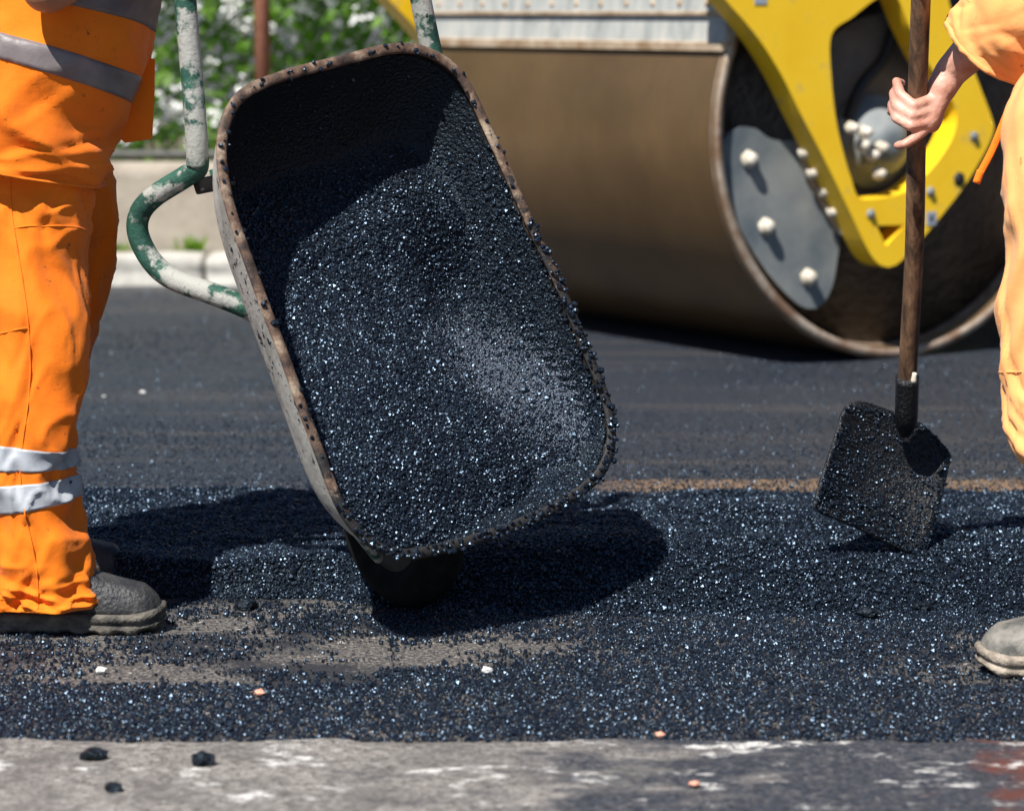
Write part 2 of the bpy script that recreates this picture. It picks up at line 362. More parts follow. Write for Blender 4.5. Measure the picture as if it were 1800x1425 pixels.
P = np.stack([X, Y, Z], 1)[ok]; n = len(P); P[:, 2] += rng.uniform(-.002, .003, n)
grains('asphalt_grain', P, np.clip(rng.lognormal(math.log(.0019), .42, n), .0009, .0062), lo)
# scattered grains in front
N2 = 170000; X = rng.uniform(-1.3, 1.3, N2); Y = rng.uniform(YS - .02, 5.4, N2)
keep = []
for a, b, r_ in zip(X, Y, rng.random(N2)):
    q = .5 + .9 * vnoise(a, b * 1.5, 2.6, 5) + .5 * vnoise(a, b * 2, 9, 6) + .38 * ss(-.6, .5, a)
    if b < YS + .33: q = max(q, .62 * ss(YS - .02, YS + .05, b) + .25)
    if a < -.2 and b > YS + .36: q -= .45
    q = max(.012, q) * ss(-1.28, -1.0, a) * ss(1.28, 1.02, a)
    keep.append(r_ < min(1, q))
keep = np.array(keep); P = np.stack([X, Y, np.full(N2, .003)], 1)[keep]; n = len(P)
sc = empty('scattered_asphalt', (0, 4.8, 0), 'thin scatter of loose asphalt crumbs on the old road in front', 'asphalt'); sc['kind'] = 'stuff'
grains('asphalt_crumb', P, np.clip(rng.lognormal(math.log(.0017), .45, n), .0008, .006), sc)
# fine stone glints pressed into the rolled mat
N4 = 80000; X = rng.uniform(-1.6, 1.6, N4); Y = YR + (YK - .2 - YR) * rng.random(N4) ** 1.8
ro_g = empty('mat_texture', (0, YR + .5, .045), 'fine stones pressed flush into the rolled asphalt', 'asphalt'); ro_g['kind'] = 'stuff'
grains('pressed_grain', np.stack([X, Y, np.full(N4, .0455)], 1), np.clip(rng.lognormal(math.log(.0015), .35, N4), .0009, .0035), ro_g)

# kerb, wall, fence, hedge
kerb = tag(bpy.data.objects.new('kerb', None), 'pale concrete kerb along the far edge of the road', kind='structure'); COL.objects.link(kerb); kerb.location = (0, YK, 0)
for i in range(9):
    x0 = -5.6 + i * .9
    bm = box((x0 + .45, YK + .09, .08), Vector((1, 0, 0)), Vector((0, 1, 0)), Vector((0, 0, 1)), .446, .085 + random.uniform(-.003, .003), .08 + random.uniform(-.004, .004), .02)
    bmesh.ops.subdivide_edges(bm, edges=bm.edges[:], cuts=5, use_grid_fill=True)
    for q in bm.verts: q.co += Vector((0, 1, .6)) * (.022 * vnoise(q.co.x, q.co.z * 3, 5, 8) + .01 * vnoise(q.co.x, q.co.z * 2, 19, 8))
    bobj('kerbstone', bm, M['kerb'], kerb, True)
YW = YK + .24; WT = on_plane(300, 287, Vector((0, YW, 0)), Vector((0, 1, 0))).z
v, f = grid(-5.6, 2.3, 0, WT - .05, 120, 8, lambda a, b: 0)
v = [(x, YW + .006 * vnoise(x, y, 6, 9), .05 + y) for x, y, z in v]; n0 = len(v)
v2 = [(x, YW + .2, z) for x, y, z in v[-121:]]; v += v2; top = n0 - 121
f += [(top + i, top + i + 1, n0 + i + 1, n0 + i) for i in range(120)]
v += [(x, YW + .2, .0) for x, y, z in v2]; f += [(n0 + i, n0 + i + 1, n0 + 121 + i + 1, n0 + 121 + i) for i in range(120)]
tag(obj('low_wall', v, f, M['wall']), 'low beige concrete wall behind the kerb', 'wall')
tag(obj('verge', [(-6, YW + .19, WT - .06), (2.3, YW + .19, WT - .06), (2.3, YW + 4, WT - .06), (-6, YW + 4, WT - .06)], [(0, 1, 2, 3)], M['soil']), 'bare soil strip under the hedge', kind='structure')
fe = empty('chain_link_fence', (-1, YW + .1, WT), 'dark chain link fence with rusty posts on the low wall', 'fence')
ZT = WT - .002
for px in (-3.2, on_plane(462, 100, Vector((0, YW + .1, 0)), Vector((0, 1, 0))).x, 1.7):
    vs, fs = lathe([(0, .029), (.8, .029), (1.5, .029), (1.52, .01)], (px, YW + .1, ZT), (0, 0, 1), 14)
    obj('post', vs, fs, M['rust'], fe)
vs, fs = tube([(-5.5, YW + .1, ZT + .035), (-2, YW + .1, ZT + .03), (2.2, YW + .1, ZT + .035)], .014, 20, 8); obj('bottom_rail', vs, fs, M['wire'], fe)
vs, fs = [], []
def wire(a, b, r=.0016):
    i = len(vs); d = (b - a).normalized(); e1 = d.orthogonal().normalized(); e2 = d.cross(e1)
    for p in (a, b):
        for s in range(3): vs.append(p + (e1 * math.cos(2.1 * s) + e2 * math.sin(2.1 * s)) * r)
    for s in range(3): fs.append((i + s, i + (s + 1) % 3, i + 3 + (s + 1) % 3, i + 3 + s))
for i in range(110):
    x = -5.5 + i * .07
    for sgn in (1, -1):
        a = Vector((x, YW + .1, ZT + .04)); b = Vector((x + sgn * 1.3, YW + .1 + .003 * sgn, ZT + 1.45)); wire(a, b)
obj('wire_mesh', vs, fs, M['wire'], fe)
he = empty('flowering_hedge', (-1, YW + .6, WT - .06), 'green leafy hedge with white blossom behind the fence', 'hedge')
def leaves(n, x0, x1, size, yo=(.18, .95), zt=2.0):
    vs, fs = [], []
    for i in range(n):
        x = random.uniform(x0, x1); z = WT - .04 + (zt - WT) * random.random() ** .9
        lump = .16 * vnoise(x, z, 3, 11) + .1 * vnoise(x, z, 8, 12)
        y = YW + yo[0] + .16 + lump + abs(random.gauss(0, .16)); y = min(max(y, YW + .13), YW + 1.1)
        nn = (LS * .9 + Vector((random.gauss(0, .6), random.gauss(-.2, .6), random.gauss(0, .6)))).normalized(); d = nn.cross(Vector((random.gauss(0, 1), random.gauss(0, 1), random.gauss(0, 1)))).normalized(); u = nn.cross(d)
        s = size * random.uniform(.6, 1.3); c = Vector((x, y, z)); q = len(vs)
        vs.extend([c - d * s, c + u * s * .42 + d * s * .1, c + d * s, c - u * s * .42 + d * s * .1]); fs.append((q, q + 1, q + 2, q + 3))
    return vs, fs
vs, fs = leaves(30000, -3.6, 1.9, .036); tag(obj('foliage', vs, fs, M['leaf'], he, False), kind='stuff')
vs, fs = [], []
for i in range(560):
    x = random.uniform(-3.4, 1.2); z = random.uniform(WT + .05, 1.9)
    if random.random() > .28 + .9 * ss(-.75, -1.15, x): continue
    c = Vector((x, YW + .2 + .16 * vnoise(x, z, 3, 11) + .1 * vnoise(x, z, 8, 12), z))
    for q in range(14):
        p = c + Vector((random.gauss(0, .018), random.gauss(0, .014) - .02, random.gauss(0, .018))); d = Vector((random.gauss(0, 1), random.gauss(0, 1), random.gauss(0, 1))).normalized(); u = d.orthogonal().normalized() * .013; d *= .013
        j = len(vs); vs += [p - d, p + u, p + d, p - u]; fs.append((j, j + 1, j + 2, j + 3))
tag(obj('blossom', vs, fs, M['blossom'], he, False), kind='stuff')
for i in range(16):
    x = -3.4 + i * .33
    vs, fs = tube([(x, YW + .6, WT - .08), (x + random.uniform(-.1, .1), YW + .55, 1.0), (x + random.uniform(-.2, .2), YW + .5, 1.8)], [.016, .006], 10, 6); obj('stem', vs, fs, M['bark'], he)
for i, (px, lab) in enumerate(((340, 'small green weed at the foot of the wall beside the barrow leg'), (205, 'tiny green weed at the foot of the wall near the orange trousers'))):
    c = on_plane(px, 425, Vector((0, YW - .03, 0)), Vector((0, 1, 0))); vs, fs = [], []
    for q in range(26):
        a = random.uniform(0, 6.28); l = random.uniform(.02, .055) * (1 if i == 0 else .6); d = Vector((math.cos(a) * .6, -abs(math.sin(a)) * .5, 1)).normalized(); sd = d.orthogonal().normalized() * .006
        b = Vector((c.x + random.gauss(0, .03), YW - .02, .155)); j = len(vs); vs += [b - sd, b + sd, b + d * l + sd * .8, b + d * l * 1.25, b + d * l - sd * .8]; fs.append((j, j + 1, j + 2, j + 3, j + 4))
    tag(obj('weed', vs, fs, M['leaf'], None, False), lab, 'weed', 'weeds by the wall')

# ------------------------------------------------------------------ road roller
AN = Vector((.53, -.85, 0)).normalized(); AY = Vector((-AN.y, AN.x, 0)); AZ = Vector((0, 0, 1)); MF = -AY
RD = .65; r0 = ray(1587, 225); C0 = CAM + r0 * ((.045 + RD - HC) / r0.z)
LD = 1.6; KD = RD / .6
ro = empty('road_roller', (C0.x, C0.y, .045), 'large yellow road roller with a brown steel drum', 'road roller')
def RP(px, py, e): return on_plane(px, py, C0 + AN * e, AN)
dr = obj('drum', *lathe([(-.004, RD), (-.03, RD), (-LD + .03, RD), (-LD, RD - .005), (-LD, RD - .03), (-LD + .12, RD - .035), (-LD + .12, .1), (-.2, .1), (-.2, RD - .04), (-.004, RD - .03)], C0, AN, 128, True), M['drum'], ro)
obj('drum_edge', *lathe([(-.02, RD + .0015), (.0, RD - .003), (.0, RD - .028), (-.1, RD - .032), (-.1, RD - .04), (-.02, RD - .026)], C0, AN, 128, True), M['drum_edge'], dr)
obj('end_disc', *lathe([(-.08, RD - .03), (-.082, .32), (-.06, .3), (-.06, .05)], C0, AN, 96), M['disc'], dr)
OUT = [(1640, -290), (1400, -290), (1262, -225), (1222, -130), (1236, -50), (1275, 0), (1312, 42), (1345, 85), (1378, 140), (1410, 205), (1440, 262), (1470, 322), (1500, 385), (1522, 432), (1538, 458), (1556, 470), (1576, 466), (1596, 447), (1640, 398), (1690, 335), (1725, 280), (1745, 238), (1746, 215), (1722, 150), (1692, 72), (1668, 0), (1655, -130)]
HOLE = [(1462, 62), (1500, 30), (1545, -4), (1575, -6), (1600, 50), (1632, 112), (1664, 160), (1682, 200), (1676, 238), (1655, 275), (1632, 303), (1604, 330), (1575, 343), (1535, 350), (1509, 347), (1496, 312), (1486, 280), (1471, 217), (1462, 140)]
SM = lambda P, n: [tuple(q) for q in closed_curve(P, n)]
TRI = [(1541, 397), (1590, 396), (1558, 432)]
for e, nm in ((.09, 0), (-LD - .1, 1)):
    sh = AN * (e - .09)
    bm = plate([[RP(x, y, .09) + sh for x, y in lp] for lp in (SM(OUT, 150), SM(HOLE, 100), TRI)], AN, .085)
    bmesh.ops.recalc_face_normals(bm, faces=bm.faces)
    fr = bobj('fork_frame', bm, M['yellow'], ro)
    md = fr.modifiers.new('b', 'BEVEL'); md.width = .006; md.segments = 2; md.limit_method = 'ANGLE'
    if nm == 0:
        for x, y in ((1712, 240), (1635, 337), (1530, 376)): obj('bolt', *bolt(RP(x, y, .09), AN, .011, .01), M['plate'], fr)
        obj('bolt', *bolt(RP(1686, 315, .09), AN, .016, .006), M['black'], fr)
        c = RP(1637, 384, .0915); stk = bobj('sticker', box(c, AY, AZ, AN, .017, .019, .0008, 0), M['sticker'], fr)
        bobj('sticker_mark', box(c + AN * .0012, AY, AZ, AN, .006, .009, .0006, 0), M['stickmark'], stk)
        c = RP(1337, 0, .0915); bobj('sticker', box(c, AY, AZ, AN, .02, .012, .0008, 0), M['sticker'], fr)
# flange with bolts along the frame's left side + grey plate
FL = [(1404, 236), (1424, 246), (1448, 300), (1478, 360), (1512, 425), (1500, 418), (1478, 408), (1455, 370), (1432, 325), (1415, 285)]
bobj('bolt_flange', plate([[RP(x, y, .0) for x, y in FL]], AN, .03), M['lip'], ro)
PL = [(1262, 300), (1270, 250), (1296, 226), (1328, 226), (1352, 243), (1382, 248), (1408, 246), (1425, 292), (1446, 340), (1468, 388), (1476, 420), (1472, 455), (1464, 500), (1448, 532), (1428, 543), (1400, 532), (1350, 480), (1300, 400)]
pl = bobj('motor_plate', plate([[RP(x, y, -.025) for x, y in SM(PL, 70)]], AN, .02), M['plate'], ro)
for x, y in ((1315, 280), (1345, 398), (1419, 487)): obj('bolt', *bolt(RP(x, y, -.025), AN, .019, .03), M['bolt'], pl)
for x, y in ((1412, 268), (1427, 303), (1447, 336), (1462, 371), (1484, 403)): obj('bolt', *bolt(RP(x, y, .0), AN, .015, .025), M['bolt'], ro)
hm = obj('hydraulic_motor', *lathe([(-.1, .13), (-.05, .13), (-.04, .095), (.0, .09), (.01, .06), (.03, .055), (.035, .02)], RP(1556, 250, .03), AN, 40), M['plate'], ro)
for x, y in ((1494, 225), (1513, 255), (1530, 272), (1546, 259), (1517, 232), (1541, 305)):
    obj('fitting', *bolt(RP(x, y, .06), AN, .014, .035), M['bolt'], hm)
vs, fs = tube([RP(1490, 210, -.02), RP(1515, 150, .0), RP(1560, 90, -.02), RP(1590, -40, -.03)], .018, 30, 10); obj('hose', vs, fs, M['black'], hm)
# scraper panel in front of the drum
def DP(e, m, z): return C0 + AN * e + MF * m + AZ * (z - C0.z)
def strip(name, prof, e0, e1, mat, th):
    vs, fs = [], []; n = len(prof)
    for e in (e0, e1):
        for m, z in prof: vs.append(DP(e, m, z))
        for m, z in reversed(prof): vs.append(DP(e, m - th, z + th * .2))
    q = 2 * n
    fs += [(i, (i + 1) % q, q + (i + 1) % q, q + i) for i in range(q)] + [tuple(range(q))[::-1], tuple(range(q, 2 * q))]
    return obj(name, vs, fs, mat, ro, False)
zb = .913
strip('scraper_lip', [(.628, zb), (.632, zb + .022)], .0, -LD - .01, M['lip'], .02)
strip('scraper_panel', [(.62, zb + .02), (.612, zb + .1)], -.002, -LD - .008, M['panel'], .03)
up = strip('upper_panel', [(.622, zb + .102), (.618, zb + .15), (.58, zb + .3), (.4, zb + .42)], .0, -LD - .01, M['panel'], .02)
strip('panel_seam', [(.626, zb + .097), (.627, zb + .105)], .002, -LD - .012, M['lip'], .012)
for i in range(12): obj('rivet', *bolt(DP(-.08 - i * .13, .62, zb + .128), MF, .007, .006), M['lip'], up)
# chassis behind
def rb(name, m, e0, e1, z0, z1, m1, mat, bev=.03):
    c = DP((e0 + e1) / 2, (m + m1) / 2, (z0 + z1) / 2); return bobj(name, box(c, AN, AY, AZ, abs(e1 - e0) / 2, abs(m1 - m) / 2, (z1 - z0) / 2, bev), mat, ro)
rb('front_beam', .3, .03, -LD - .13, 1.38, 1.55, -.4, M['yellow'])
rb('chassis', -.72, -.1, -LD + .1, .5, 1.5, -1.75, M['yellow'], .06)
rb('engine_hood', -1.76, -.12, -LD + .12, .7, 1.8, -3.0, M['yellow'], .08)
rb('platform', -.42, .02, -LD - .02, 1.34, 1.42, -1.7, M['black'])
obj('drum', *lathe([(0, .3), (0, RD - .02), (-.02, RD), (-LD + .02, RD), (-LD, RD - .02), (-LD, .3)], C0 - MF * 2.9, AN, 64), M['drum'], ro)
vs, fs = tube([DP(-.02, -.75, .6), DP(.02, -.72, .9), DP(.02, -.68, 1.3)], .02, 12, 8); obj('grab_bar', vs, fs, M['darksteel'], ro)

# ------------------------------------------------------------------ wheelbarrow
Uc = np.array((.478, .13, .37)); Vc = np.array((-.269, .86, .046))
def c2w(c): return (RT * c[0] + UPV * c[1] + FWD * c[2])
TU = c2w(Uc).normalized(); TV = c2w(Vc); TV = (TV - TU * TV.dot(TU)).normalized(); TN = TU.cross(TV).normalized()
if TN.dot(FWD) > 0: TN = -TN
TC = at(735, 530, 5.08); KB = .9
def TP(px, py, D=0): return on_plane(px, py, TC - TN * D * KB, TN)
def loc(P): d = P - TC; return (d.dot(TU), d.dot(TV), -d.dot(TN))
def W(u, v, D): return TC + TU * u + TV * v - TN * D
RIMPX = [(384, 268), (394, 205), (428, 158), (500, 128), (600, 102), (660, 86), (706, 80), (752, 88), (800, 118), (832, 165), (870, 250), (930, 382), (985, 500), (1030, 608), (1066, 700), (1079, 765), (1066, 822), (1030, 862), (960, 905), (860, 945), (770, 970), (706, 980), (656, 962), (612, 918), (580, 858), (540, 750), (490, 612), (440, 478), (398, 355)]
rim = closed_curve([loc(TP(x, y))[:2] for x, y in RIMPX], 128)
cen = rim.mean(0)
print('tray dims', np.ptp(rim @ np.array([1, 0])), np.ptp(rim[:, 1]))
DT = .2
def dshell(t, u=0.0): return DT * (1 - t ** (5.2 - 1.9 * ss(-.12, .08, u - float(cen[0]))))
WV = -.6; WD = .24
while W(float(cen[0]), cen[1] + WV, WD).z < .152: WV += .004
wb = empty('wheelbarrow', (TC.x, TC.y, 0), 'tipped steel wheelbarrow with rusty rim and green tube handles', 'wheelbarrow')
def bowl(ts, fD, off=0):
    vs, fs = [], []; n = len(rim)
    for t in ts:
        for (u, v_) in rim:
            q = cen + (np.array((u, v_)) - cen) * t; vs.append(W(q[0], q[1], fD(t, q[0], q[1]) + off))
    for i in range(len(ts) - 1):
        for s in range(n): fs.append((i * n + s, i * n + (s + 1) % n, (i + 1) * n + (s + 1) % n, (i + 1) * n + s))
    fs.append(tuple(range(n))[::-1]); return vs, fs
ts = [.05, .2, .35, .5, .6, .68, .75, .81, .86, .9, .935, .965, .985, 1.0]
obj('tray_lining', *bowl(ts, lambda t, u, v: dshell(t, u)), M['tray_in'], wb)
obj('tray', *bowl(ts, lambda t, u, v: dshell(t, u) + .004 + .001 * vnoise(u, v, 9), 0), M['tray_out'], wb)
rimc = [W(cen[0] + (u - cen[0]) * .988, cen[1] + (v - cen[1]) * .988, -.001 + .004 * vnoise(u, v, 7)) for u, v in rim]
obj('rim', *tube(rimc, .0096, seg=12, closed=True, ell=(TN, .55)), M['rim'], wb)
# tar crumbs stuck on rim
# handles and legs (one bent tube each side), frame rails
HPX = [(318, -150, .03), (322, -60, .05), (327, 20, .07), (337, 130, .10), (345, 235, .13), (347, 292, .155)]
HL = [loc(TP(x, y, D)) for x, y, D in HPX]
LPX = [(347, 270, .15), (346, 296, .16), (322, 313, .19), (272, 345, .25), (246, 375, .29), (243, 412, .31), (266, 458, .31), (303, 490, .28), (370, 515, .22), (425, 537, .19), (452, 552, .185)]
LL = [loc(TP(x, y, D)) for x, y, D in LPX]
uc = float(cen[0])
print('handle u', [round(a[0] - uc, 3) for a in HL], [round(a[0] - uc, 3) for a in LL])
for s in (1, -1):
    m = lambda a: W(a[0] if s == 1 else 2 * uc + .02 - a[0], a[1] + (0 if s == 1 else .0), a[2])
    hd = obj('handle', *tube([m(a) for a in HL], .0185, 60, 16), M['tube'], wb)
    g0, g1 = m(HL[0]), m(HL[1]); obj('grip', *tube([g0 + (g0 - g1) * .3, g0, g0 + (g1 - g0) * .9], .022, 14, 14), M['rubber'], hd)
    obj('leg', *tube([m(a) for a in LL], .0185, 80, 16), M['tube'], wb)
    lo_ = HL[-1]; A = m((lo_[0] + .07, lo_[1], lo_[2] + .05)); B = m((uc - .14, cen[1] - .1, .225)); Cc = m((uc - .055, cen[1] + WV, WD))
    obj('frame_rail', *tube([A, B, Cc], .017, 30, 12), M['tube'], wb)
    obj('wheel_stay', *tube([m((uc - .17, cen[1] - .34, .12)), m((uc - .12, cen[1] - .385, .16)), m((uc - .06, cen[1] + WV, WD))], .012, 14, 10, ell=(TU, .5)), M['tube'], wb)
    c = m((lo_[0] + .035, lo_[1] - .03, lo_[2] + .02)); bobj('bracket', box(c, TU, TV, TN, .035, .012, .012), M['darksteel'], wb)
wc = W(uc, cen[1] + WV, WD); wr = wc.z - .004
print('wheel centre', wc[:], 'radius', wr)
wr = min(max(wr, .14), .2)
wh = obj('wheel', *lathe([(-.03, .07), (-.032, wr * .62), (-.02, wr * .62), (.02, wr * .62), (.032, wr * .62), (.03, .07)], wc, TU, 40), M['darksteel'], wb)
prof = [(.042 * math.cos(a), wr - .042 + .042 * math.sin(a)) for a in np.linspace(0, 2 * math.pi, 16, endpoint=False)]
obj('tyre', *lathe(prof, wc, TU, 48, True), M['rubber'], wh)
obj('axle', *lathe([(-.09, .01), (.09, .01)], wc, TU, 12), M['darksteel'], wh)
# load
def dload(t, u, v):
    vv = v - cen[1]; uu = u - uc
    d = .185 - .05 * ss(.36, .1, vv) - .095 * ss(.12, -.33, vv) - .025 * ss(.05, -.2, uu) * ss(.12, -.1, vv) - .05 * ss(-.1, .14, uu) * ss(-.05, .2, vv) + .035 * math.exp(-((uu - .15 + .1 * vv) / .05) ** 2) * ss(.3, -.1, vv)
    d += .008 * vnoise(u, v, 9, 14) + .004 * vnoise(u, v, 25, 15)
    return min(max(d, .012), dshell(t, u) - .006)
ld = empty('asphalt_load', W(uc, cen[1], .1), 'sparkling black hot asphalt filling the tipped wheelbarrow tray', 'asphalt'); ld['kind'] = 'stuff'
tl = list(np.linspace(.04, .97, 34))
obj('asphalt_bed', *bowl(tl, dload), M['grain_base'], ld)['kind'] = 'stuff'
N3 = 110000; T = np.sqrt(rng.uniform(0, .955, N3)); I = rng.integers(0, 128, N3); fr_ = rng.random(N3)
PP, GS = [], []
for t, i, a, r_ in zip(T, I, fr_, rng.random(N3)):
    q = rim[i] * (1 - a) + rim[(i + 1) % 128] * a; q = cen + (q - cen) * t; vv = q[1] - cen[1]
    uu = q[0] - uc; wall = ss(.1, .17, uu + .1 * vv) * ss(-.3, -.12, vv)
    if r_ > ss(.3, .14, vv) * (1 if t < .9 else .75) * (1 - .72 * wall) + .02: continue
    PP.append(W(q[0], q[1], dload(t, q[0], q[1]) - random.uniform(-.001, .002))); GS.append(min(.006, random.lognormvariate(math.log(.0019), .38)))
for q in range(900):   # crumbs stuck on the rim, mostly lower half
    i = random.randrange(128); c = rimc[i]; vv = rim[i][1] - cen[1]
    if random.random() > (.95 if (vv < .1 and rim[i][0] > uc) or vv < -.3 else .12): continue
    PP.append(c + TU * random.uniform(-.01, .01) + TV * random.uniform(-.01, .01) + TN * .006); GS.append(random.uniform(.0022, .005))
grains('asphalt_grain', PP, GS, ld)
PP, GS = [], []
for q in range(15000):   # pale grains painting the sunlit sheen along the load's lower right
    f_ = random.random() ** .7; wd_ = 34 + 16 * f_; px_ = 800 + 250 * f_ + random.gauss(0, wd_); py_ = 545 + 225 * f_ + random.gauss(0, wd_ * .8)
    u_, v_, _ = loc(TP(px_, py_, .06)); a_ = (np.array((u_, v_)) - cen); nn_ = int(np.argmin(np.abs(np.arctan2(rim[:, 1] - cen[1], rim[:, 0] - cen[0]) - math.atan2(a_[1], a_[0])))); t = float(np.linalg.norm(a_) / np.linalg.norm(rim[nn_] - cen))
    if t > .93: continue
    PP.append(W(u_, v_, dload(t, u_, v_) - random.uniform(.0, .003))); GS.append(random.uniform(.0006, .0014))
grains('asphalt_sheen', PP, GS, ld, GD)

# ------------------------------------------------------------------ shovel
ZS = 5.5
SC = at(1552, 838, ZS); SW = c2w((172 / 890, -95 / 890, .09)).normalized(); SL = c2w((-60 / 890, -180 / 890, -.095)); SL = (SL - SW * SL.dot(SW)).normalized(); SN = SW.cross(SL).normalized()
if SN.dot(FWD) > 0: SN = -SN
sh = empty('shovel', on_z(1610, 975, .05), 'long wooden shovel with a tar blackened blade held by the worker', 'shovel')
BPX = [(1482, 720), (1500, 706), (1520, 706), (1572, 724), (1618, 744), (1655, 778), (1671, 800), (1668, 820), (1650, 895), (1634, 945), (1612, 974), (1560, 955), (1500, 925), (1444, 902), (1430, 892), (1432, 876), (1450, 820), (1468, 765)]
bl = closed_curve([((on_plane(x, y, SC, SN) - SC).dot(SW), (on_plane(x, y, SC, SN) - SC).dot(SL)) for x, y in BPX], 72); bc = bl.mean(0)
def BW(p, t): q = bc + (p - bc) * t; return SC + SW * q[0] + SL * q[1] - SN * (.022 * (1 - t * t))
vs = [BW(p, t) for t in (.02, .3, .55, .75, .9, 1) for p in bl]; nb = len(bl)
fs = [(i * nb + s, i * nb + (s + 1) % nb, (i + 1) * nb + (s + 1) % nb, (i + 1) * nb + s) for i in range(5) for s in range(nb)] + [tuple(range(nb))]
obj('blade', vs, fs, M['tar'], sh, True, 0, .004)
ZH = 5.22; hp = at(1612, 190, ZH)
so_b = at(1594, 735, ZS - .01); so_t = at(1595, 662, ZS - .035)
top = hp + (hp - so_t) * .62
obj('shaft', *tube([so_t + (so_b - so_t) * .3, so_t, (so_t + hp) / 2 + Vector((.004, 0, 0)), hp, top], .0168, 60, 16), M['wood'], sh)
obj('socket', *tube([at(1590, 760, ZS + .03), so_b + FWD * .01, so_t], [.012, .021, .021], 16, 16), M['tar'], sh)
obj('wood_chip', *tube([at(1606, 672, ZS - .065), at(1608, 655, ZS - .07)], [.006, .004], 5, 6), M['bolt'], sh)
PP, GS = [], []
for q in range(5200):
    i_ = random.randrange(nb); a_ = random.random(); p = bl[i_] * a_ + bl[(i_ + 1) % nb] * (1 - a_); t = math.sqrt(random.random()); a = BW(p, t); low = (a - SC).dot(SL)
    if random.random() > .55 + .45 * ss(-.02, .1, low): continue
    PP.append(a + SN * random.uniform(.001, .004 + .006 * ss(0, .12, low))); GS.append(min(.0045, random.lognormvariate(math.log(.0016), .35)))
grains('asphalt_residue', PP, GS, sh)

# ------------------------------------------------------------------ people
def capsules(chains, seg=14):
    vs, fs = [], []
    for pts in chains:
        for (a, ra), (b, rb_) in zip(pts[:-1], pts[1:]):
            a, b = Vector(a), Vector(b); d = b - a; L_ = d.length
            if L_ < 1e-5: continue
            prof = [(-ra, ra * .02)] + [(-ra * math.cos(x), ra * math.sin(x)) for x in (.5, 1.0)] + [(0, ra), (L_, rb_)] + [(L_ + rb_ * math.cos(x), rb_ * math.sin(x)) for x in (1.0, .5)] + [(L_ + rb_, rb_ * .02)]
            v2, f2 = lathe(prof, a, d, seg); o = len(vs); vs += v2; fs += [tuple(i + o for i in q) for q in f2]
    return vs, fs
def body(chains, mat, parent, vox, it=6):
    o = obj('body', *capsules(chains), mat, parent)
    md = o.modifiers.new('re', 'REMESH'); md.mode = 'VOXEL'; md.voxel_size = vox; md.use_smooth_shade = True
    md = o.modifiers.new('sm', 'SMOOTH'); md.factor = .5; md.iterations = it
    return o
def garment(path, ra, rb_, ref, n=90, seg=72, amp=.012, seed=0, caps=True, folds=()):
    """loft of elliptical rings with fabric folds; ra along ref, rb across"""
    C = catmull(path, n); vs, fs = [], []; K = np.linspace(0, 1, len(ra)); ref = Vector(ref)
    for i in range(n):
        c = Vector(C[i]); t = Vector(C[min(i + 1, n - 1)] - C[max(i - 1, 0)]).normalized(); e1 = (ref - t * ref.dot(t)).normalized(); e2 = t.cross(e1)
        q = i / (n - 1); a_ = .9 * float(np.interp(q, K, ra)); b_ = .9 * float(np.interp(q, K, rb_))
        for s in range(seg):
            th = 2 * math.pi * s / seg; ca, sa = math.cos(th), math.sin(th); p = c + e1 * a_ * ca + e2 * b_ * sa
            x = Vector((ca * 1.3 + seed, sa * 1.3, q * 5)); skew = Vector((ca * .9, sa * .9 + seed, q * 9 + .9 * ca - .5 * sa))
            wv = noise.noise(x) * .9 + (1 - abs(noise.noise(skew * 1.25)) * 2.6) * .6 + noise.noise(skew * 2.6) * .22
            sk2 = Vector((ca * 1.1 + seed, sa * 1.1, q * 7 - 1.5 * ca + 1.2 * sa)); wv -= .42 * max(0, 1 - abs(noise.noise(sk2)) * 3.6) ** 2; wv += .34 * max(0, 1 - abs(noise.noise(sk2 * 1.5 + Vector((9, 3, 1)))) * 3.4) ** 2
            k_ = 1.0
            for (f0, fw, fa) in folds: k_ += fa * math.exp(-((q - f0) / fw) ** 2)
            vs.append(p + (e1 * ca + e2 * sa).normalized() * (amp * k_ * wv))
    for i in range(n - 1):
        for s in range(seg): fs.append((i * seg + s, i * seg + (s + 1) % seg, (i + 1) * seg + (s + 1) % seg, (i + 1) * seg + s))
    if caps: fs += [tuple(range(seg))[::-1], tuple(range((n - 1) * seg, n * seg))]
    return vs, fs
def ringband(vs, seg, i0, i1, off, c0=None):
    """a band lying just proud of garment rings i0..i1"""
    out = []; fs = []; n = i1 - i0 + 1
    for layer in (off, -.001):
        for i in range(i0, i1 + 1):
            ring = vs[i * seg:(i + 1) * seg]; c = sum(ring, Vector()) / seg
            out += [p + (p - c).normalized() * layer for p in ring]
    m = n * seg
    for i in range(n - 1):
        for s in range(seg): fs.append((i * seg + s, i * seg + (s + 1) % seg, (i + 1) * seg + (s + 1) % seg, (i + 1) * seg + s))
    for i in (0, n - 1):
        for s in range(seg): fs.append((i * seg + s, i * seg + (s + 1) % seg, m + i * seg + (s + 1) % seg, m + i * seg + s))
    return out, fs
def join(*parts):
    vs, fs = [], []
    for v_, f_ in parts:
        o = len(vs); vs += v_; fs += [tuple(i + o for i in q) for q in f_]
    return vs, fs
